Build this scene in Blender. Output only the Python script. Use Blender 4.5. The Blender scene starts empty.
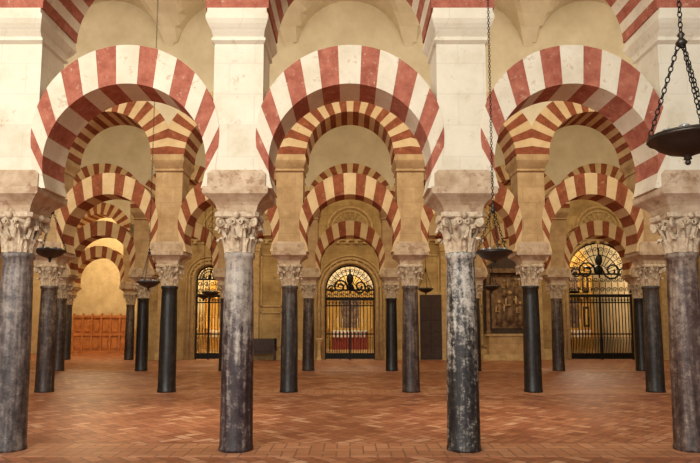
import bpy, math, random
from mathutils import Vector, Matrix
random.seed(7)
sc=bpy.context.scene
try:
    sc.view_settings.view_transform='Standard'
except Exception: pass
PI=math.pi
S=2.935; H=S/2
ROWS=[7.92,14.63,21.34]; YW=28.05; CH=1.6

# ---------------------------------------------------------------- materials
def new_mat(name):
    m=bpy.data.materials.new(name); m.use_nodes=True
    nt=m.node_tree; b=nt.nodes['Principled BSDF']
    return m,nt,b
def stone(name,c1,c2,scale=3.0,rough=.85,bump=.25,c3=None,detail=8,metal=0,fine=40,lo=.35,hi=.68,wear=None,ws=5,wt=.6,ashlar=None):
    m,nt,b=new_mat(name)
    tc=nt.nodes.new('ShaderNodeNewGeometry')
    n=nt.nodes.new('ShaderNodeTexNoise'); n.inputs['Scale'].default_value=scale; n.inputs['Detail'].default_value=detail
    n.inputs['Roughness'].default_value=.65
    nt.links.new(tc.outputs['Position'],n.inputs['Vector'])
    r=nt.nodes.new('ShaderNodeValToRGB'); r.color_ramp.elements[0].position=lo; r.color_ramp.elements[1].position=hi
    r.color_ramp.elements[0].color=(*c1,1); r.color_ramp.elements[1].color=(*c2,1)
    if c3:
        e=r.color_ramp.elements.new((lo+hi)/2); e.color=(*c3,1)
    nt.links.new(n.outputs['Fac'],r.inputs['Fac'])
    out=r.outputs['Color']
    if wear:   # patches of exposed / stained stone
        n3=nt.nodes.new('ShaderNodeTexNoise'); n3.inputs['Scale'].default_value=ws; n3.inputs['Detail'].default_value=10; n3.inputs['Roughness'].default_value=.75
        nt.links.new(tc.outputs['Position'],n3.inputs['Vector'])
        mr=nt.nodes.new('ShaderNodeMapRange'); mr.inputs['From Min'].default_value=wt; mr.inputs['From Max'].default_value=wt+.06; mr.inputs['To Max'].default_value=.7
        nt.links.new(n3.outputs['Fac'],mr.inputs['Value'])
        mx=nt.nodes.new('ShaderNodeMix'); mx.data_type='RGBA'; nt.links.new(mr.outputs[0],mx.inputs[0]); nt.links.new(out,mx.inputs[6]); mx.inputs[7].default_value=(*wear,1)
        out=mx.outputs[2]
    if ashlar:  # (block width, block height, strength): coursed stone joints
        sp=nt.nodes.new('ShaderNodeSeparateXYZ'); nt.links.new(tc.outputs['Position'],sp.inputs[0])
        ad=nt.nodes.new('ShaderNodeMath'); ad.operation='ADD'; nt.links.new(sp.outputs['X'],ad.inputs[0]); nt.links.new(sp.outputs['Y'],ad.inputs[1])
        cb=nt.nodes.new('ShaderNodeCombineXYZ'); nt.links.new(ad.outputs[0],cb.inputs[0]); nt.links.new(sp.outputs['Z'],cb.inputs[1])
        bt=nt.nodes.new('ShaderNodeTexBrick'); bt.inputs['Scale'].default_value=1; bt.inputs['Brick Width'].default_value=ashlar[0]; bt.inputs['Row Height'].default_value=ashlar[1]
        bt.inputs['Mortar Size'].default_value=.010; bt.inputs['Mortar Smooth'].default_value=.6
        s_=ashlar[2]
        bt.inputs['Color1'].default_value=(1,1,1,1); bt.inputs['Color2'].default_value=(1-s_*.45,1-s_*.5,1-s_*.6,1); bt.inputs['Mortar'].default_value=(1-s_,1-s_,1-s_,1)
        nt.links.new(cb.outputs[0],bt.inputs['Vector'])
        mu=nt.nodes.new('ShaderNodeMix'); mu.data_type='RGBA'; mu.blend_type='MULTIPLY'; mu.inputs[0].default_value=1
        nt.links.new(out,mu.inputs[6]); nt.links.new(bt.outputs['Color'],mu.inputs[7]); out=mu.outputs[2]
    nt.links.new(out,b.inputs['Base Color'])
    b.inputs['Roughness'].default_value=rough; b.inputs['Metallic'].default_value=metal
    if bump:
        n2=nt.nodes.new('ShaderNodeTexNoise'); n2.inputs['Scale'].default_value=fine; n2.inputs['Detail'].default_value=5
        nt.links.new(tc.outputs['Position'],n2.inputs['Vector'])
        bp=nt.nodes.new('ShaderNodeBump'); bp.inputs['Strength'].default_value=bump; bp.inputs['Distance'].default_value=.02
        nt.links.new(n2.outputs['Fac'],bp.inputs['Height']); nt.links.new(bp.outputs['Normal'],b.inputs['Normal'])
    return m
def marble(name,dark,mid,light,scale=7,height_tone=None,rough=.5,p=(.42,.51,.65)):
    """speckled, worn shaft: noise mottling, vertical weather streaks and a paler, less worn top"""
    m,nt,b=new_mat(name)
    g=nt.nodes.new('ShaderNodeNewGeometry')
    n=nt.nodes.new('ShaderNodeTexNoise'); n.inputs['Scale'].default_value=scale; n.inputs['Detail'].default_value=14; n.inputs['Roughness'].default_value=.85
    nt.links.new(g.outputs['Position'],n.inputs['Vector'])
    mp=nt.nodes.new('ShaderNodeMapping'); mp.inputs['Scale'].default_value=(16,16,1.3); nt.links.new(g.outputs['Position'],mp.inputs['Vector'])
    n2=nt.nodes.new('ShaderNodeTexNoise'); n2.inputs['Scale'].default_value=1; n2.inputs['Detail'].default_value=6; nt.links.new(mp.outputs[0],n2.inputs['Vector'])
    mxn=nt.nodes.new('ShaderNodeMath'); mxn.operation='MULTIPLY_ADD'; nt.links.new(n2.outputs['Fac'],mxn.inputs[0]); mxn.inputs[1].default_value=.32
    ml=nt.nodes.new('ShaderNodeMath'); ml.operation='MULTIPLY'; nt.links.new(n.outputs['Fac'],ml.inputs[0]); ml.inputs[1].default_value=.68
    nt.links.new(ml.outputs[0],mxn.inputs[2]); fac=mxn.outputs[0]
    r=nt.nodes.new('ShaderNodeValToRGB'); cr=r.color_ramp
    cr.elements[0].position=p[0]; cr.elements[0].color=(*dark,1); cr.elements[1].position=p[2]; cr.elements[1].color=(*light,1)
    e=cr.elements.new(p[1]); e.color=(*mid,1)
    if height_tone:  # shifts the tone with height: darker low, paler high
        sp=nt.nodes.new('ShaderNodeSeparateXYZ'); nt.links.new(g.outputs['Position'],sp.inputs[0])
        mr=nt.nodes.new('ShaderNodeMapRange'); mr.inputs['From Min'].default_value=height_tone[0]; mr.inputs['From Max'].default_value=height_tone[1]
        mr.inputs['To Min'].default_value=height_tone[2]; mr.inputs['To Max'].default_value=height_tone[3]
        nt.links.new(sp.outputs['Z'],mr.inputs['Value'])
        ad=nt.nodes.new('ShaderNodeMath'); ad.operation='ADD'
        nt.links.new(fac,ad.inputs[0]); nt.links.new(mr.outputs['Result'],ad.inputs[1]); fac=ad.outputs[0]
    nt.links.new(fac,r.inputs['Fac'])
    nt.links.new(r.outputs['Color'],b.inputs['Base Color'])
    b.inputs['Roughness'].default_value=rough
    bp=nt.nodes.new('ShaderNodeBump'); bp.inputs['Strength'].default_value=.35; bp.inputs['Distance'].default_value=.012
    nt.links.new(n.outputs['Fac'],bp.inputs['Height']); nt.links.new(bp.outputs['Normal'],b.inputs['Normal'])
    return m
def flat(name,c,rough=.5,metal=0):
    return stone(name,tuple(x*.8 for x in c),tuple(min(1,x*1.15) for x in c),scale=9,rough=rough,bump=.08,metal=metal)

M_cream=stone('cream_plaster',(.62,.54,.38),(.80,.745,.60),2.2,c3=(.74,.68,.53),lo=.25,wear=(.52,.40,.26),wt=.59,ws=3,ashlar=(.67,.42,.12))
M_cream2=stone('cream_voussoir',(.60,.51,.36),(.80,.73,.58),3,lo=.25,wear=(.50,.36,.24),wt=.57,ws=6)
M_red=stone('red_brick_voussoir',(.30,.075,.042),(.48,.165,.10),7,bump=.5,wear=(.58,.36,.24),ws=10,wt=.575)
M_red2=stone('red_voussoir_warm_shade',(.19,.042,.012),(.34,.095,.032),6,bump=.4,wear=(.44,.22,.09),ws=8,wt=.58)  # front red again, with the inner rows' dim warm light put into the colour
M_cream3=stone('cream_voussoir_warm_shade',(.54,.36,.17),(.73,.55,.31),3,lo=.25,wear=(.42,.24,.11),ws=6,wt=.60)  # front cream darkened and warmed: inner-row lighting mixed into the colour
M_pier2=stone('sandstone_warm_light',(.42,.26,.115),(.62,.43,.22),3,ashlar=(.65,.38,.22))  # pier stone with the warm light of the inner rows tinted in
M_imp=stone('impost_stone',(.38,.25,.14),(.64,.50,.35),4,wear=(.27,.14,.075),wt=.54)
M_cap=stone('capital_stone',(.34,.24,.145),(.70,.58,.41),12,c3=(.58,.455,.31))
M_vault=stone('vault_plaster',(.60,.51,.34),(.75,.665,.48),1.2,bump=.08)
M_wall=stone('ochre_wall',(.34,.22,.085),(.58,.42,.19),1.3,ashlar=(.9,.45,.32),wear=(.26,.155,.065),ws=1.2,wt=.56)
M_trim=stone('ochre_trim',(.42,.28,.12),(.66,.48,.24),5)
M_iron=flat('black_iron',(.014,.013,.012),.45,.6)
M_bronze=flat('dark_bronze',(.05,.04,.032),.4,.7)
M_gold=flat('gilded_wood',(.62,.38,.10),.35,.5)
M_wood=stone('dark_walnut',(.025,.012,.006),(.06,.028,.014),6,rough=.45)
M_owood=stone('orange_oak',(.44,.15,.04),(.64,.27,.09),4,rough=.45)
M_redcl=flat('red_cloth',(.30,.05,.035),.9)
M_white=flat('white_linen',(.75,.70,.60),.9)
M_glass=flat('lamp_glass',(.25,.27,.26),.15)
M_paint=stone('oil_painting',(.05,.02,.015),(.34,.20,.10),5,c3=(.14,.09,.06),rough=.4)
M_relief=stone('relief_wood',(.10,.055,.03),(.32,.20,.10),5)
M_chapel=stone('chapel_plaster',(.56,.44,.25),(.74,.62,.40),2)
M_shaftA=marble('mauve_marble',(.025,.019,.019),(.11,.088,.082),(.42,.36,.30),6,height_tone=(.2,2.6,-.02,.045))
M_shaftB=marble('violet_breccia',(.014,.007,.008),(.052,.032,.033),(.46,.40,.33),8,height_tone=(.9,2.45,-.02,.14))
M_shaftC=marble('speckled_marble',(.008,.007,.007),(.036,.031,.029),(.56,.51,.43),13,height_tone=(.9,2.6,-.02,.085),p=(.43,.515,.61))
M_shaftD=marble('brown_breccia',(.025,.013,.010),(.10,.060,.048),(.42,.33,.25),8,height_tone=(.3,2.6,-.02,.06))
M_shaftE=marble('grey_granite_shaft',(.009,.0075,.007),(.030,.024,.021),(.14,.11,.085),9,height_tone=(.3,2.6,-.04,.06),rough=.42)
M_shaftF=marble('black_marble_shaft',(.005,.004,.004),(.012,.010,.009),(.06,.05,.04),9,rough=.38)
M_shaftG=marble('brown_marble_shaft',(.014,.008,.006),(.05,.030,.023),(.24,.18,.13),8,height_tone=(.3,2.6,-.03,.06),rough=.45)

def floor_mat(name,u,rot,cols,grout,amp):
    m,nt,b=new_mat(name); N=nt.nodes; L=nt.links
    g=N.new('ShaderNodeNewGeometry'); mp=N.new('ShaderNodeMapping')
    mp.inputs['Rotation'].default_value=(0,0,rot); mp.inputs['Scale'].default_value=(1/u,1/u,1/u)
    L.new(g.outputs['Position'],mp.inputs['Vector'])
    sp=N.new('ShaderNodeSeparateXYZ'); L.new(mp.outputs[0],sp.inputs[0])
    def M(op,a,b_=None,c=None):
        n=N.new('ShaderNodeMath'); n.operation=op
        for i,v in enumerate((a,b_,c)):
            if v is None: continue
            if isinstance(v,(int,float)): n.inputs[i].default_value=v
            else: L.new(v,n.inputs[i])
        return n.outputs[0]
    x,y=sp.outputs['X'],sp.outputs['Y']
    ix,iy=M('FLOOR',x),M('FLOOR',y); fx,fy=M('SUBTRACT',x,ix),M('SUBTRACT',y,iy)
    mm=M('FLOORED_MODULO',M('SUBTRACT',ix,iy),4)
    e=[M('COMPARE',mm,k,.3) for k in range(4)]
    ax=M('SUBTRACT',ix,e[1]); ay=M('SUBTRACT',iy,e[2])
    cb=N.new('ShaderNodeCombineXYZ'); L.new(ax,cb.inputs[0]); L.new(ay,cb.inputs[1])
    wn=N.new('ShaderNodeTexWhiteNoise'); wn.noise_dimensions='2D'; L.new(cb.outputs[0],wn.inputs['Vector'])
    d=M('MINIMUM',M('MINIMUM',M('ADD',fx,e[1]),M('ADD',M('SUBTRACT',1,fx),e[0])),
        M('MINIMUM',M('ADD',fy,e[2]),M('ADD',M('SUBTRACT',1,fy),e[3])))
    gr=M('LESS_THAN',d,.06)
    ramp=N.new('ShaderNodeValToRGB'); cr=ramp.color_ramp
    cr.elements[0].color=(*cols[0],1); cr.elements[0].position=0; cr.elements[1].color=(*cols[3],1); cr.elements[1].position=1
    q=cr.elements.new(.35); q.color=(*cols[1],1); q=cr.elements.new(.75); q.color=(*cols[2],1)
    nz=N.new('ShaderNodeTexNoise'); nz.inputs['Scale'].default_value=1.3; nz.inputs['Detail'].default_value=12; nz.inputs['Roughness'].default_value=.78
    L.new(g.outputs['Position'],nz.inputs['Vector'])
    f=M('ADD',M('MULTIPLY',wn.outputs['Value'],amp),M('MULTIPLY',M('SUBTRACT',nz.outputs['Fac'],.36),1.5))
    L.new(f,ramp.inputs['Fac'])
    mx=N.new('ShaderNodeMix'); mx.data_type='RGBA'
    L.new(gr,mx.inputs[0]); L.new(ramp.outputs[0],mx.inputs[6]); mx.inputs[7].default_value=(*grout,1)
    L.new(mx.outputs[2],b.inputs['Base Color'])
    rr=N.new('ShaderNodeMapRange'); rr.inputs['To Min'].default_value=.30; rr.inputs['To Max'].default_value=.55
    L.new(nz.outputs['Fac'],rr.inputs['Value']); L.new(rr.outputs[0],b.inputs['Roughness'])
    bp=N.new('ShaderNodeBump'); bp.inputs['Strength'].default_value=.25; bp.inputs['Distance'].default_value=.01
    L.new(M('SUBTRACT',M('ADD',wn.outputs['Value'],nz.outputs['Fac']),gr),bp.inputs['Height']); L.new(bp.outputs[0],b.inputs['Normal'])
    return m
M_floor=floor_mat('herringbone_brick',.165,PI/4,((.18,.055,.026),(.32,.11,.050),(.44,.185,.092),(.60,.34,.21)),(.15,.065,.038),.68)
M_strip=floor_mat('brick_border',.17,0,((.34,.14,.065),(.44,.19,.095),(.53,.26,.14),(.62,.37,.23)),(.22,.10,.06),.45)

# ---------------------------------------------------------------- mesh builder
class MB:
    def __init__(s): s.v=[];s.f=[];s.m=[];s.mats=[];s.sm=[]
    def mi(s,mat):
        if mat not in s.mats: s.mats.append(mat)
        return s.mats.index(mat)
    def add(s,vs,fs,mat,smooth=False,T=None):
        o=len(s.v); k=s.mi(mat)
        for p in vs:
            p=Vector(p)
            if T is not None: p=T@p
            s.v.append(tuple(p))
        for f in fs: s.f.append([i+o for i in f]); s.m.append(k); s.sm.append(smooth)
    def box(s,x0,x1,y0,y1,z0,z1,mat,T=None):
        vs=[(x,y,z) for z in(z0,z1) for y in(y0,y1) for x in(x0,x1)]
        s.add(vs,[(0,2,3,1),(4,5,7,6),(0,1,5,4),(2,6,7,3),(0,4,6,2),(1,3,7,5)],mat,False,T)
    def lathe(s,prof,mat,n=24,c=(0,0,0),smooth=True,T=None,cap=True):
        vs=[];fs=[]
        for r,z in prof:
            for i in range(n):
                a=2*PI*i/n; vs.append((c[0]+r*math.cos(a),c[1]+r*math.sin(a),c[2]+z))
        for j in range(len(prof)-1):
            for i in range(n):
                k=(i+1)%n; fs.append((j*n+i,j*n+k,(j+1)*n+k,(j+1)*n+i))
        if cap:
            fs.append(tuple(range(n))[::-1]); fs.append(tuple((len(prof)-1)*n+i for i in range(n)))
        s.add(vs,fs,mat,smooth,T)
    def loftsq(s,prof,mat,c=(0,0)):
        vs=[];fs=[]
        for hx,hy,z in prof:
            vs+=[(c[0]-hx,c[1]-hy,z),(c[0]+hx,c[1]-hy,z),(c[0]+hx,c[1]+hy,z),(c[0]-hx,c[1]+hy,z)]
        for j in range(len(prof)-1):
            for i in range(4):
                k=(i+1)%4; fs.append((j*4+i,j*4+k,j*4+4+k,j*4+4+i))
        fs.append((3,2,1,0)); e=(len(prof)-1)*4; fs.append((e,e+1,e+2,e+3))
        s.add(vs,fs,mat)
    def tube(s,pts,r,mat,n=6,closed=False):
        pts=[Vector(p) for p in pts]; N=len(pts); vs=[];fs=[]
        for i,p in enumerate(pts):
            a=pts[(i-1)%N] if (closed or i>0) else p; b=pts[(i+1)%N] if (closed or i<N-1) else p
            d=(b-a).normalized(); up=Vector((0,1,0)) if abs(d.y)<.9 else Vector((1,0,0))
            u=d.cross(up).normalized(); w=d.cross(u)
            for k in range(n):
                t=2*PI*k/n; q=p+u*r*math.cos(t)+w*r*math.sin(t); vs.append(tuple(q))
        for i in range(N if closed else N-1):
            j=(i+1)%N
            for k in range(n):
                l=(k+1)%n; fs.append((i*n+k,i*n+l,j*n+l,j*n+k))
        if not closed:
            fs.append(tuple(range(n))); fs.append(tuple((N-1)*n+k for k in range(n)))
        s.add(vs,fs,mat,True)
    def sphere(s,c,r,mat,n=10,sq=(1,1,1)):
        prof=[(max(.0005,r*math.sin(PI*i/n)),-r*math.cos(PI*i/n)) for i in range(n+1)]
        T=Matrix.Translation(c)@Matrix.Diagonal((*sq,1)); s.lathe(prof,mat,n+4,T=T)
    def mesh(s,name):
        me=bpy.data.meshes.new(name); me.from_pydata(s.v,[],s.f)
        for m in s.mats: me.materials.append(m)
        me.polygons.foreach_set('material_index',s.m); me.polygons.foreach_set('use_smooth',s.sm)
        me.update()
        import bmesh
        bm=bmesh.new(); bm.from_mesh(me); bmesh.ops.recalc_face_normals(bm,faces=bm.faces); bm.to_mesh(me); bm.free()
        return me
def put(me,name,loc=(0,0,0),rotz=0,parent=None):
    o=bpy.data.objects.new(name,me); o.location=loc; o.rotation_euler=(0,0,rotz); sc.collection.objects.link(o)
    if parent: o.parent=parent
    return o

# ---------------------------------------------------------------- column
def column_mesh(name,shaft,cap,imp):
    b=MB()
    b.lathe([(.222,0),(.222,.04),(.212,.07),(.208,.5),(.205,1.1),(.198,1.7),(.186,2.3),(.18,2.46),(.20,2.48),(.206,2.51),(.195,2.54),(.17,2.55)],shaft,32)
    b.lathe([(.165,2.54),(.17,2.7),(.18,2.82),(.21,2.92),(.26,2.99)],cap,20)
    def leaf(ang,z0,h,w,r0,r1,curl):
        vs=[];fs=[];n=8
        for i in range(n+1):
            t=i/n
            if t<.78: z=z0+h*t/.78*.95; r=r0+(r1-r0)*(t/.78)**2
            else:
                q=(t-.78)/.22; z=z0+h*(.95+.06*math.sin(q*PI*.9))-h*.16*q*q; r=r1+curl*math.sin(q*PI*.55)
            ww=w*(1-.55*t**2.2)*(1+.16*math.sin(t*PI*6))
            for k,(dx,dr) in enumerate(((-1,-.02),(-.5,.016),(0,-.002),(.5,.016),(1,-.02))):
                rr=r+dr; a=ang+dx*ww/rr
                vs.append((rr*math.cos(a),rr*math.sin(a),z-abs(dx)*h*.05))
        for i in range(n):
            for k in range(4): fs.append((i*5+k,i*5+k+1,i*5+6+k,i*5+5+k))
        b.add(vs,fs,cap,False)
    for i in range(8): leaf(i*PI/4,2.55,.20,.066,.185,.23,.07)
    for i in range(8): leaf(i*PI/4+PI/8,2.58,.33,.058,.18,.25,.075)
    for i in range(4):
        a=PI/4+i*PI/2; ca,sa=math.cos(a),math.sin(a)
        pts=[]
        for t in range(20):
            q=t/19; th=q*PI*3.4; rr=.062*(1-.75*q)
            pts.append((.305+rr*math.cos(-th+PI/2+.3)*1.0,2.925+rr*math.sin(-th+PI/2+.3)))
        pts=[(.2,2.80),(.235,2.90),(.27,2.965)]+pts
        b.tube([(r*ca,r*sa,z) for r,z in pts],.022,cap,6)
        b.sphere((.305*ca,.305*sa,2.925),.03,cap,6)
        a2=i*PI/2; R=Matrix.Rotation(a2,3,'Z')
        for sg in(-1,1):
            pp=[]
            for t in range(12):
                q=t/11; th=q*PI*2.4; rr=.04*(1-.7*q)
                lx=sg*(.055+rr*math.cos(th+.4)); pp.append((.245+.01*q,lx,2.93+rr*math.sin(th+.4)))
            b.tube([tuple(R@Vector(p)) for p in pp],.013,cap,5)
        c=R@Vector((.275,0,3.015)); b.sphere(tuple(c),.045,cap,6)
    def abac(z,s):
        out=[]
        for i in range(4):
            a=PI/4+i*PI/2
            p0=Vector((math.cos(a-.09),math.sin(a-.09)))*.375*s; p1=Vector((math.cos(a+.09),math.sin(a+.09)))*.375*s
            a3=a+PI/2; q0=Vector((math.cos(a3-.09),math.sin(a3-.09)))*.375*s
            out+=[p0,p1]
            nrm=Vector((math.cos(a+PI/4),math.sin(a+PI/4)))
            for t in(.2,.4,.6,.8):
                out.append(p1.lerp(q0,t)+nrm*(.035*((2*t-1)**2-1)))
        return [(p.x,p.y,z) for p in out]
    rings=[abac(2.985,.93),abac(3.0,1),abac(3.05,1.0),abac(3.06,.97)]; n=len(rings[0]); vs=sum(rings,[])
    fs=[(j*n+i,j*n+(i+1)%n,(j+1)*n+(i+1)%n,(j+1)*n+i) for j in range(3) for i in range(n)]+[tuple(range(n))[::-1],tuple(3*n+i for i in range(n))]
    b.add(vs,fs,cap)
    pr=[(.25,.25,3.06),(.26,.26,3.10)]+[(.26+.15*(t**1.8),.26+.15*(t**1.8),3.10+.17*t) for t in(.25,.5,.75,1)]+[(.42,.41,3.29),(.42,.41,3.36)]
    b.loftsq(pr,imp)
    return b.mesh(name)
def pier_mesh(name,mat,imp):
    b=MB(); hx,hy=.325,.30
    b.loftsq([(hx+.02,hy+.02,3.362),(hx+.02,hy+.02,3.40),(hx,hy,3.44),(hx,hy,5.30)],mat)
    b.loftsq([(hx+.05,hy+.03,3.361),(hx+.05,hy+.03,3.55),(hx,hy+.012,3.60)],imp)
    b.loftsq([(hx,hy,5.30),(hx+.03,hy+.06,5.33),(hx+.03,hy+.06,5.36),(hx+.01,hy+.05,5.38),(hx+.02,hy+.10,5.43),(hx+.06,hy+.17,5.51),(hx+.08,hy+.2,5.56),(hx+.08,hy+.2,5.62),(hx+.06,hy+.2,5.64),(hx+.06,hy+.2,5.70)],mat)
    return b.mesh(name)
def arch_block(b,inner,outer,y0,y1,mat,cap=True):
    n=len(inner); vs=[]
    for (p,q) in zip(inner,outer):
        vs+=[(p[0],y0,p[1]),(q[0],y0,q[1]),(p[0],y1,p[1]),(q[0],y1,q[1])]
    fs=[]
    for i in range(n-1):
        a=i*4;c=a+4
        fs+=[(a,c,c+1,a+1),(a+2,a+3,c+3,c+2),(a,a+2,c+2,c),(a+1,c+1,c+3,a+3)]
    fs+=[(0,1,3,2),((n-1)*4,(n-1)*4+2,(n-1)*4+3,(n-1)*4+1)]
    b.add(vs,fs,mat)
def lower_mesh(name,red,cream):
    b=MB(); ci,ri=3.70,1.06; co,ro=4.06,1.23; D=.31
    P=lambda a:(ri*math.sin(a),ci+ri*math.cos(a)); Q=lambda a:(ro*math.sin(a),co+ro*math.cos(a))
    n=15; da=math.radians(13); a0=-n*da/2
    rj=random.Random(3); J=[a0+k*da+(rj.uniform(-.018,.018) if 0<k<n else 0) for k in range(n+1)]
    for k in range(n):
        aa=[J[k]+(J[k+1]-J[k])*t/4 for t in range(5)]
        off=0 if k%2 else .006
        arch_block(b,[P(a) for a in aa],[Q(a) for a in aa],-D+off,D-off,red if k%2==0 else cream)
    ae=n*da/2; aend=math.acos((3.362-ci)/ri)
    for sg in(-1,1):
        aa=[ae+(aend-ae)*t/6 for t in range(7)]
        inn=[(sg*P(a)[0],P(a)[1]) for a in aa]; zo=Q(ae)[1]
        out=[(sg*(Q(ae)[0]-.06*t/6),zo+(3.362-zo)*t/6) for t in range(7)]
        arch_block(b,inn,out,-D+.004,D-.004,cream)
    return b.mesh(name)
def upper_mesh(name,red,cream,wall,top=9.9):
    b=MB(); c,ri,ro=5.70,1.06,1.62; D=.5; n=23; da=PI/n
    def P(a): return (ri*math.sin(a),c+ri*math.cos(a))
    def Q(a):
        s=abs(math.sin(a)); r=ro if s*ro<H else H/s
        return (r*math.sin(a),c+r*math.cos(a))
    outer=[]
    for k in range(n):
        aa=[-PI/2+k*da+da*t/3 for t in range(4)]
        off=0 if k%2 else .006
        arch_block(b,[P(a) for a in aa],[Q(a) for a in aa],-D+off,D-off,red if k%2==0 else cream)
        outer+=[Q(a) for a in aa][:3 if k<n-1 else 4]
    arch_block(b,outer,[(q[0],top) for q in outer],-D+.012,D-.012,wall)
    return b.mesh(name)

colF=column_mesh('column_front',M_shaftB,M_cap,M_imp)
colR=column_mesh('column_inner',M_shaftE,M_cap,M_imp)
pierF=pier_mesh('pier_front',M_cream,M_imp); pierR=pier_mesh('pier_inner',M_pier2,M_imp)
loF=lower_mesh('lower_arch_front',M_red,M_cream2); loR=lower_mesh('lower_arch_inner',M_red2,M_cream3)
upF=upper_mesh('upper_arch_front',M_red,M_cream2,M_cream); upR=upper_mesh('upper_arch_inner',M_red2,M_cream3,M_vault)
fr={-2:M_shaftA,-1:M_shaftB,0:M_shaftC,1:M_shaftD}
for r,Y in enumerate(ROWS+[YW+.1]):
    ar=bpy.data.objects.new('striped_double_arcade',None); sc.collection.objects.link(ar)
    kk=range(-7,7) if r<3 else range(-7,-3)
    for k in kk:
        x=(k+.5)*S
        o=put(colF if r==0 else colR,'marble_column',(x,Y,0),rotz=0)
        o.material_slots[0].link='OBJECT'
        if r==0: o.material_slots[0].material=fr.get(k,[M_shaftA,M_shaftB,M_shaftD][k%3])
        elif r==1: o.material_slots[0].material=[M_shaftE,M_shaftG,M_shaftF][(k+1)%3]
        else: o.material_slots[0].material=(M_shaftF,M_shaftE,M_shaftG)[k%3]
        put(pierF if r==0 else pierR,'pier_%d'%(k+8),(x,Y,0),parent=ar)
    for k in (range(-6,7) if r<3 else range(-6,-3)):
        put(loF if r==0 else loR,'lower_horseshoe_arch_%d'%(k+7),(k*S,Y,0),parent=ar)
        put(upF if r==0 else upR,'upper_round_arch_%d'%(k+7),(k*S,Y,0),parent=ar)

# ---------------------------------------------------------------- shell
XW=6.5*S+.46; YB=-3.0; XL=-3.5*S+.33
b=MB(); b.box(-XW-.4,XW+.4,YB,YW+6.7,-.2,0,M_floor); put(b.mesh('floor'),'floor')
for i,Y in enumerate(ROWS):
    b=MB(); b.box(-XW,XW,Y-.42,Y+.42,-.01,.004,M_strip); put(b.mesh('trim_%d'%(i+1)),'trim_%d'%(i+1))
b=MB(); z0,h=8.15,1.45
bays=[(1.21,ROWS[0]),(ROWS[0],ROWS[1]),(ROWS[1],ROWS[2]),(ROWS[2],YW),(YW,YW+6.3)]
for bi,(ya,yb) in enumerate(bays):
    ym=(ya+yb)/2; hy=(yb-ya)/2-.45 
    for k in range(-6,7):
        if bi==4 and k>-4: continue
        nx,ny=20,28; vs=[];fs=[]
        for j in range(ny+1):
            y=ym-((yb-ya)/2-.02)*math.cos(PI*j/ny)
            for i in range(nx+1):
                x=-H*math.cos(PI*i/nx); 
                zA=math.sqrt(max(0,1-min(1,abs((y-ym)/hy))**2)); zB=math.sqrt(max(0,1-min(1,abs(x/(H-.12)))**2))
                vs.append((k*S+x,y,z0+h*max(zA,zB)))
        for j in range(ny):
            for i in range(nx):
                a=j*(nx+1)+i; fs.append((a,a+1,a+nx+2,a+nx+1))
        b.add(vs,fs,M_vault,False)
b.box(-XW-.4,XW+.4,1.0,YW+6.6,z0+h+.05,z0+h+.25,M_vault)
put(b.mesh('ceiling'),'ceiling')
for sg,nm in((-1,'wall_left'),(1,'wall_right')):
    b=MB(); b.box(min(sg*XW,sg*(XW+.4)),max(sg*XW,sg*(XW+.4)),YB,YW+6.5,0,z0+h+.05,M_wall)
    for Y in (3,11.3,18,24.7):
        b.box(min(sg*(XW-.12),sg*XW),max(sg*(XW-.12),sg*XW),Y-1.5,Y+1.5,0.0,3.4,M_wood)
    put(b.mesh(nm),nm)

ops=[(0.0,1.17,3.25),(-6.62,.62,3.75),(11.75,1.5,4.0)]
b=MB(); T=.5; top=z0+h+.05; xs=XL
for cx,R,zs in sorted(ops):
    b.box(xs,cx-R,YW,YW+T,0,top,M_wall); xs=cx+R
    aa=[-PI/2+PI*t/24 for t in range(25)]
    inn=[(cx+R*math.sin(a),zs+R*math.cos(a)) for a in aa]
    arch_block(b,inn,[(p[0],top) for p in inn],YW,YW+T,M_wall)
b.box(xs,XW,YW,YW+T,0,top,M_wall)
put(b.mesh('wall_back'),'wall_back')
b=MB(); b.box(-XW-.4,XW+.4,YW+6.3,YW+6.6,0,z0+h+.05,M_chapel); put(b.mesh('wall_chapel_rear'),'wall_chapel_rear')
b=MB(); b.box(XL+.3,XW+.4,YW+T,YW+6.3,6.4,6.6,M_vault); put(b.mesh('ceiling_chapel'),'ceiling_chapel')
for i,x in enumerate((XL+.15,-3.8,3.8,8.8,14.5)):
    b=MB(); b.box(x-.15,x+.15,YW+T,YW+6.3,0,top if i==0 else 6.4,M_chapel); put(b.mesh('wall_chapel_%d'%i),'wall_chapel_%d'%(i+1))

b=MB()
for z,d,hh in((5.55,.10,.10),(5.65,.18,.08),(5.73,.25,.07)): b.box(XL+.4,XW,YW-d,YW,z,z+hh,M_trim)
x=XL+.5
while x<XW-.2: b.box(x,x+.14,YW-.16,YW,5.40,5.55,M_trim); x+=.42
def rangex(px): return any(abs(px-c)<R+.35 for c,R,_ in ops)
for k in range(-6,13):
    x=k*H
    if rangex(x): continue
    b.box(x-.2,x+.2,YW-.12,YW,0,.35,M_trim); b.box(x-.15,x+.15,YW-.08,YW,.35,5.05,M_trim)
    b.box(x-.19,x+.19,YW-.13,YW,5.05,5.2,M_trim); b.box(x-.23,x+.23,YW-.16,YW,5.2,5.4,M_trim)
    for (za,zb) in((.6,2.2),(2.45,4.9)):
        xc=x+H/2
        if rangex(xc) or rangex(xc+H/2) : continue
        for a,c,d,e in((xc-.5,xc+.5,za,za+.06),(xc-.5,xc+.5,zb-.06,zb),(xc-.5,xc-.44,za,zb),(xc+.44,xc+.5,za,zb)):
            b.box(a,c,YW-.05,YW,d,e,M_trim)
b.box(-5.7,-1.6,YW-.05,YW,0,.5,M_trim); b.box(1.6,10,YW-.05,YW,0,.5,M_trim)
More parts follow.
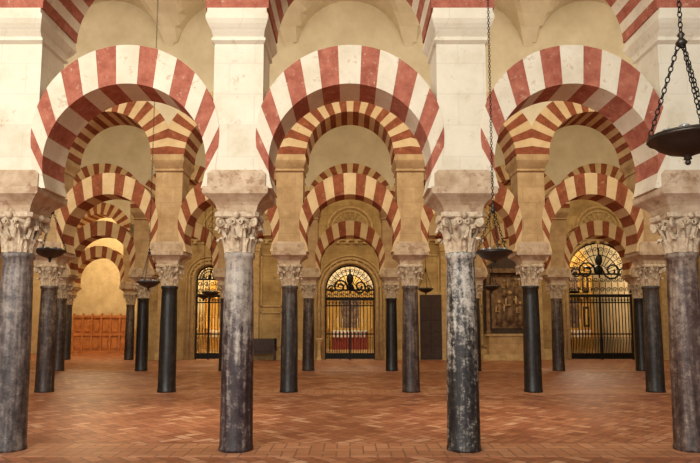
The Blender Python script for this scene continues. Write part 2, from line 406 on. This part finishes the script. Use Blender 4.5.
for cx,R,zs in ops:
    for rr,tr in((R+.10,.07),(R+.27,.05),(R+.42,.035)):
        pts=[(cx-rr,YW-.03,0.02)]+[(cx+rr*math.sin(a),YW-.03,zs+rr*math.cos(a)) for a in[-PI/2+PI*t/28 for t in range(29)]]+[(cx+rr,YW-.03,0.02)]
        b.tube(pts,tr,M_trim,8)
    for t in range(13):
        a=-PI/2+PI*(t+.5)/13; b.sphere((cx+(R+.18)*math.sin(a),YW-.05,zs+(R+.18)*math.cos(a)),.05,M_trim,6)
for k in range(-2,7):
    cx=k*S
    for rr,tr in((1.05,.07),(.85,.04)):
        b.tube([(cx+rr*math.sin(a),YW-.03,6.1+rr*math.cos(a)) for a in[-PI/2+PI*t/20 for t in range(21)]],tr,M_trim,6)
    for t in range(9):
        a=-PI/2+PI*(t+.5)/9; b.tube([(cx+.5*math.sin(a),YW-.03,6.1+.5*math.cos(a)),(cx+.8*math.sin(a),YW-.03,6.1+.8*math.cos(a))],.04,M_trim,6)
    b.sphere((cx,YW-.02,6.15),.25,M_trim,8,(1,.4,1))
put(b.mesh('trim_back'),'trim_4')

# ---------------------------------------------------------------- iron gates
def spiral(cx,cz,r,y,turns=1.5,ph=0,sg=1,n=16):
    return [(cx+sg*r*(1-.8*t/n)*math.cos(ph+turns*2*PI*t/n),y,cz+r*(1-.8*t/n)*math.sin(ph+turns*2*PI*t/n)) for t in range(n+1)]
def gate(name,cx,R,zs,ztr,nb,y=YW+.2,rb=.017,crest=True):
    b=MB(); w=R-.04
    for sx in(-1,1): b.box(cx+sx*w-.035,cx+sx*w+.035,y-.035,y+.035,0,zs,M_iron)
    for z in(.12,1.15,ztr-.28): b.box(cx-w,cx+w,y-.02,y+.02,z,z+.06,M_iron)
    b.box(cx-w,cx+w,y-.05,y+.05,ztr,ztr+.14,M_iron)
    b.box(cx-.045,cx+.045,y-.03,y+.03,0,ztr,M_iron)
    b.box(cx-w,cx+w,y-.012,y+.012,.03,.3,M_iron)
    for i in range(nb+1):
        x=cx-w+2*w*i/nb
        b.tube([(x,y,0.02),(x,y,ztr)],rb,M_iron,6)
        if i<nb:
            xm=x+w/nb
            b.tube([(xm,y,.02),(xm,y,.95)],rb*.8,M_iron,5); b.sphere((xm,y,1.0),.03,M_iron,5)
            b.tube([(xm+w/nb*.7*math.cos(a*PI/5),y,ztr-.13+w/nb*.7*math.sin(a*PI/5)) for a in range(10)],.012,M_iron,5,True)
    aa=[-PI/2+PI*t/24 for t in range(25)]
    for f in(1,.62,.3): b.tube([(cx+w*f*math.sin(a),y,zs+w*f*math.cos(a)) for a in aa],.035 if f==1 else .022,M_iron,6)
    if zs>ztr+.25: 
        b.box(cx-w,cx+w,y-.04,y+.04,zs-.05,zs+.03,M_iron)
        m=int(2*w/.28)
        for i in range(m):
            x=cx-w+2*w*(i+.5)/m; hh=(zs-ztr-.15)/2
            b.tube(spiral(x,ztr+.12+hh*.5,.12,y,1.4,0,1),.02,M_iron,5); b.tube(spiral(x,ztr+.12+hh*1.5,.12,y,1.4,PI,-1),.02,M_iron,5)
            b.tube([(x-.14,y,ztr),(x-.14,y,zs)],.016,M_iron,5)
    nr=14
    for i in range(nr+1):
        a=-PI/2+PI*i/nr
        b.tube([(cx+w*.3*math.sin(a),y,zs+w*.3*math.cos(a)),(cx+w*math.sin(a),y,zs+w*math.cos(a))],.018,M_iron,5)
        if i<nr:
            am=a+PI/nr/2
            b.tube(spiral(cx+w*.8*math.sin(am),zs+w*.8*math.cos(am),w*.085,y,1.3,am),.016,M_iron,5)
            b.sphere((cx+w*.62*math.sin(am),y,zs+w*.62*math.cos(am)),.03,M_iron,5)
    b.sphere((cx,y,zs+w*.12),w*.16,M_iron,8,(1,.4,1))
    if crest:
        for sg in(-1,1):
            b.tube(spiral(cx+sg*w*.42,zs+.15,w*.3,y-.08,1.6,0 if sg<0 else PI,1),.045,M_iron,6)
            b.tube(spiral(cx+sg*w*.75,zs+.02,w*.18,y-.08,1.4,0,sg),.035,M_iron,6)
        b.tube([(cx,y-.08,zs-.2),(cx,y-.08,zs+w*.85)],.04,M_iron,6); b.sphere((cx,y-.08,zs+w*.45),.17,M_iron,8,(1,.5,1.5))
    return put(b.mesh(name),name)
gate('wrought_iron_gate',0,1.17,3.25,2.75,14)
gate('wrought_iron_gate',-6.62,.62,3.75,2.9,8,crest=False)
gate('wrought_iron_gate',11.75,1.5,4.0,2.9,20,rb=.026)

def altar(name,cx,y,cloth,tall=0):
    b=MB()
    b.box(cx-1.6,cx+1.6,y-.9,y+.6,0,.15,M_trim); b.box(cx-1.3,cx+1.3,y-.5,y+.5,.15,.3,M_trim)
    b.box(cx-.9,cx+.9,y-.25,y+.4,.3,1.25,cloth); b.box(cx-.95,cx+.95,y-.3,y+.42,1.25,1.32,M_white)
    for i in range(9): b.box(cx-.9+i*.2,cx-.8+i*.2,y-.31,y-.29,.95,1.25,M_white)
    b.box(cx-1.3,cx+1.3,y+.45,y+.6,.3,3.6,M_gold)
    for sx in(-1.15,-.65,.65,1.15): b.lathe([(.1,1.35),(.1,1.45),(.07,1.5),(.06,2.9),(.1,3.0),(.12,3.1)],M_gold,10,(cx+sx,y+.35,0))
    b.box(cx-1.4,cx+1.4,y+.25,y+.6,3.1,3.3,M_gold)
    aa=[-PI/2+PI*t/14 for t in range(15)]
    if tall:
        b.box(cx-1.3,cx+1.3,y+.45,y+.6,3.3,5.0,M_gold)
        for sx in(-1.15,-.65,.65,1.15): b.lathe([(.09,3.3),(.09,3.4),(.06,3.45),(.055,4.55),(.09,4.65),(.1,4.75)],M_gold,10,(cx+sx,y+.35,0))
        b.box(cx-1.4,cx+1.4,y+.25,y+.6,4.75,4.92,M_gold)
        b.box(cx-.5,cx+.5,y+.38,y+.44,3.45,4.6,M_paint)
        for fx,fz in((-.9,3.35),(.9,3.35),(-.9,1.5),(.9,1.5)):
            b.box(cx+fx-.18,cx+fx+.18,y+.4,y+.44,fz,fz+1.1,M_wood)
            b.lathe([(.01,.1),(.12,.12),(.09,.45),(.12,.65),(.04,.78),(.065,.85),(.05,.93),(.005,.96)],M_gold,10,(cx+fx,y+.33,fz))
    zc=5.0 if tall else 3.3
    arch_block(b,[(cx+.02*math.sin(a),zc+.01*math.cos(a)) for a in aa],[(cx+1.1*math.sin(a),zc+1.0*math.cos(a)) for a in aa],y+.35,y+.6,M_gold)
    b.box(cx-.5,cx+.5,y+.4,y+.45,1.45,2.95,M_paint)
    for sx in(-.7,-.4,.4,.7):
        b.lathe([(.06,1.32),(.02,1.36),(.03,1.45),(.015,1.5),(.015,1.75)],M_gold,8,(cx+sx,y,0)); 
        b.lathe([(.012,1.75),(.012,1.95)],M_white,6,(cx+sx,y,0))
    return put(b.mesh(name),name)
altar('altar',0,YW+4.2,M_redcl); altar('altar',-6.62,YW+4.2,M_gold); altar('altar',11.9,YW+4.2,M_gold,1)

b=MB(); cx,y=7.35,YW-.06
b.box(cx-1.3,cx+1.3,y-.5,y,0,.25,M_trim); b.box(cx-1.0,cx+1.0,y-.42,y,.25,1.1,M_pier2); b.box(cx-1.1,cx+1.1,y-.46,y,1.1,1.2,M_trim)
b.box(cx-1.15,cx+1.15,y-.1,y,1.2,4.3,M_wood); b.box(cx-.8,cx+.8,y-.14,y-.1,1.45,3.95,M_relief)
for sx in(-1,1):
    b.lathe([(.13,1.2),(.13,1.3),(.09,1.36),(.085,3.7),(.13,3.85),(.14,4.0)],M_relief,12,(cx+sx*.98,y-.25,0))
b.box(cx-1.25,cx+1.25,y-.4,y,4.0,4.2,M_relief)
b.add([(cx-1.3,y-.38,4.2),(cx+1.3,y-.38,4.2),(cx,y-.38,4.85),(cx-1.3,y,4.2),(cx+1.3,y,4.2),(cx,y,4.85)],[(0,1,2),(3,5,4),(0,2,5,3),(1,4,5,2),(0,3,4,1)],M_wood)
for fx,fz,s in((-.45,1.6,1),(0.05,1.75,1.25),(.5,1.6,.95),(-.2,2.9,.7),(.35,2.95,.7)):
    b.lathe([(.01,0),(.17*s,.02),(.14*s,.35*s),(.09*s,.6*s),(.15*s,.8*s),(.12*s,.92*s),(.04*s,.97*s)],M_relief,10,(cx+fx,y-.16,fz))
    b.sphere((cx+fx,y-.19,fz+1.06*s),.085*s,M_pier2,8)
    b.tube([(cx+fx-.14*s,y-.2,fz+.85*s),(cx+fx-.18*s,y-.28,fz+.6*s),(cx+fx-.02,y-.32,fz+.62*s)],.035*s,M_pier2,6)
    b.tube([(cx+fx+.14*s,y-.2,fz+.85*s),(cx+fx+.22*s,y-.26,fz+.65*s),(cx+fx+.2*s,y-.3,fz+.95*s)],.035*s,M_pier2,6)
put(b.mesh('carved_altarpiece'),'carved_altarpiece')
b=MB(); cx=3.75
b.box(cx-.62,cx+.62,YW-.10,YW-.02,0,3.15,M_trim); b.box(cx-.5,cx+.5,YW-.14,YW-.1,0.02,3.0,M_wood)
for i in range(2):
    for j in range(5): b.box(cx-.44+i*.47,cx-.03+i*.47,YW-.17,YW-.14,.12+j*.57,.58+j*.57,M_wood)
put(b.mesh('door_1'),'door_1')
# far-left aisle: wooden screen on the farther wall
YR=YW+6.3
b=MB(); x0,x1,y=-15.4,-12.3,YR-.7; n=6; dx=(x1-x0)/n
b.box(x0,x1,y-.03,y+.03,0.08,2.0,M_owood); b.box(x0-.05,x1+.05,y-.11,y+.09,2.0,2.14,M_owood); b.box(x0-.05,x1+.05,y-.10,y+.08,0,.16,M_owood)
b.box(x0,x1,y-.09,y,1.0,1.12,M_owood)
for i in range(n+1):
    xx=x0+dx*i; b.box(xx-.05,xx+.05,y-.12,y-.03,.1,2.0,M_owood); b.sphere((xx,y-.02,2.2),.07,M_owood,6)
    if i<n:
        for za,zb in((.25,.92),(1.2,1.9)):
            b.box(xx+.1,xx+dx-.1,y-.05,y-.03,za,zb,M_owood); b.box(xx+.14,xx+dx-.14,y-.08,y-.05,za+.05,zb-.05,M_owood)
put(b.mesh('wooden_screen'),'wooden_screen')
b=MB(); cx,y=-4.05,YW-.6
b.box(cx-.7,cx+.7,y-.25,y+.25,.42,.47,M_wood); b.box(cx-.7,cx+.7,y+.2,y+.26,.47,.98,M_wood)
for sx in(-.66,.6):
    b.box(cx+sx,cx+sx+.06,y-.24,y-.18,0,.66,M_wood); b.box(cx+sx,cx+sx+.06,y+.2,y+.26,0,1.0,M_wood); b.box(cx+sx-.01,cx+sx+.07,y-.26,y+.22,.66,.7,M_wood)
b.box(cx-.66,cx+.66,y-.2,y-.17,.3,.42,M_wood)
put(b.mesh('wooden_bench'),'wooden_bench')
b=MB(); b.lathe([(.16,0),(.16,.06),(.08,.12),(.06,.6),(.09,.75),(.17,.9),(.19,.98),(.17,1.0),(.1,.93)],M_trim,16,(-1.4,YW-.6,0)); put(b.mesh('holy_water_font'),'holy_water_font')

# ---------------------------------------------------------------- hanging lamps
def chain(b,p0,p1,link=.05,r=.005,mat=M_iron):
    p0=Vector(p0);p1=Vector(p1);d=(p1-p0);n=max(2,int(d.length/(link*.78))); d.normalize()
    u=d.cross(Vector((0,1,0))).normalized() if abs(d.y)<.9 else Vector((1,0,0)); w=d.cross(u)
    for i in range(n):
        c=p0.lerp(p1,(i+.5)/n); s=u if i%2 else w
        pts=[c+d*(link/2)*math.cos(t*PI/4)+s*(link*.3)*math.sin(t*PI/4) for t in range(8)]
        b.tube(pts,r,mat,4,True)
def lamp(x,y,z,R,gather,ztop=9.55,link=.05,r=.005):
    b=MB(); 
    k=R/.27
    b.lathe([(.01,-.16*k),(.03*k,-.15*k),(.025*k,-.13*k),(.06*k,-.115*k),(.14*k,-.09*k),(.21*k,-.05*k),(.245*k,-.01*k),(.275*k,0),(.285*k,.012*k),(.27*k,.03*k),(.25*k,.02*k),(.235*k,-.005*k),(.2*k,-.035*k),(.1*k,-.07*k),(.01,-.08*k)],M_bronze,32,cap=False)
    b.sphere((0,0,-.175*k),.022*k,M_bronze,8)
    b.tube([(R*1.0*math.cos(t*PI/12),R*1.0*math.sin(t*PI/12),.03*k) for t in range(24)],.010*k,M_bronze,6,True)
    for i in range(8):
        a=i*PI/4+.2; b.lathe([(.02*k,-.03*k),(.028*k,.02*k),(.036*k,.07*k),(.034*k,.075*k)],M_glass,10,(.17*k*math.cos(a),.17*k*math.sin(a),0))
    for i in range(3):
        a=PI/6+i*2*PI/3; e=(R*.98*math.cos(a),R*.98*math.sin(a),.035*k)
        b.sphere(e,.016*k,M_bronze,6); chain(b,e,(.02*math.cos(a),.02*math.sin(a),gather),link,r)
    b.lathe([(.008,-.03),(.03*k,-.01),(.045*k,.01),(.03*k,.03),(.015*k,.05),(.03*k,.07),(.008,.1)],M_bronze,12,(0,0,gather))
    chain(b,(0,0,gather+.09),(0,0,ztop-z),link,r)
    o=put(b.mesh('hanging_oil_lamp'),'hanging_oil_lamp',(x,y,z)); return o
lamp(2.42,4.2,2.92,.25,.72,link=.05,r=.005)
lamp(1.74,7.2,2.46,.21,.52,link=.045,r=.004)
lamp(-4.53,9.0,2.70,.22,.6,r=.004)
lamp(-4.04,12.0,2.44,.22,.6,r=.003,link=.045)
lamp(-3.95,17.0,2.50,.24,.6,r=.004)
lamp(-4.75,19.5,2.55,.24,.6,r=.004)
lamp(2.40,19.0,2.72,.24,.6,r=.004)
lamp(4.25,18.0,2.72,.24,.6,r=.004)

# ---------------------------------------------------------------- lights
def area(name,loc,rot,sx,sy,e,c):
    l=bpy.data.lights.new(name,'AREA'); l.shape='RECTANGLE'; l.size=sx; l.size_y=sy; l.energy=e; l.color=c
    o=bpy.data.objects.new(name,l); o.location=loc; o.rotation_euler=rot; sc.collection.objects.link(o); return o
area('patio_daylight',(-5,-4.0,6.2),(math.radians(86),0,math.radians(-16)),9,4.5,1800,(1,.965,.885))
for i,Y in enumerate(ROWS):
    area('nave_fill_%d'%i,(0,Y+1.1,8.0),(math.radians(50),0,0),34,.5,[940,480,700][i],[(1,.90,.70),(1,.83,.54),(1,.79,.48)][i])  # unseen fill strips added under the closed vault to brighten each nave
def spot(name,loc,target,e,c,ang):
    l=bpy.data.lights.new(name,'SPOT'); l.energy=e; l.color=c; l.spot_size=math.radians(ang); l.spot_blend=.9; l.shadow_soft_size=.4
    o=bpy.data.objects.new(name,l); o.location=loc; o.rotation_euler=(Vector(target)-Vector(loc)).to_track_quat('-Z','Y').to_euler(); sc.collection.objects.link(o)
spot('floor_patch_spot',(-3.6,9.3,7.8),(-3.0,10.6,0),1300,(1,.86,.66),36)  # added spot, out of view, makes a pool of light on the floor
spot('floor_patch_spot',(2.6,9.3,7.8),(2.4,10.8,0),1000,(1,.86,.66),36)  # second added spot for the floor pool on the right
def pt(name,loc,e,c,r=.3):
    l=bpy.data.lights.new(name,'POINT'); l.energy=e; l.color=c; l.shadow_soft_size=r
    o=bpy.data.objects.new(name,l); o.location=loc; sc.collection.objects.link(o)
pt('chapel_light_centre',(0,YW+2.5,5.6),520,(1,.93,.8))
pt('chapel_light_left',(-6.6,YW+2.5,5.6),750,(1,.86,.58))
pt('chapel_light_right',(11.75,YW+2.4,6.0),400,(1,.90,.72))
pt('aisle_light_left',(-13.2,YW+2.0,6.9),700,(1,.80,.50))
w=bpy.data.worlds.new('World'); sc.world=w; w.use_nodes=True
bg=w.node_tree.nodes['Background']; bg.inputs[0].default_value=(.95,.95,1,1); bg.inputs[1].default_value=.45

# ---------------------------------------------------------------- camera
cam=bpy.data.cameras.new('camera'); cam.sensor_width=36; cam.lens=600/700*36; cam.shift_y=33.5/700
co=bpy.data.objects.new('camera',cam); co.location=(0,0,CH); co.rotation_euler=(PI/2+math.atan(.1),0,0)
sc.collection.objects.link(co); sc.camera=co
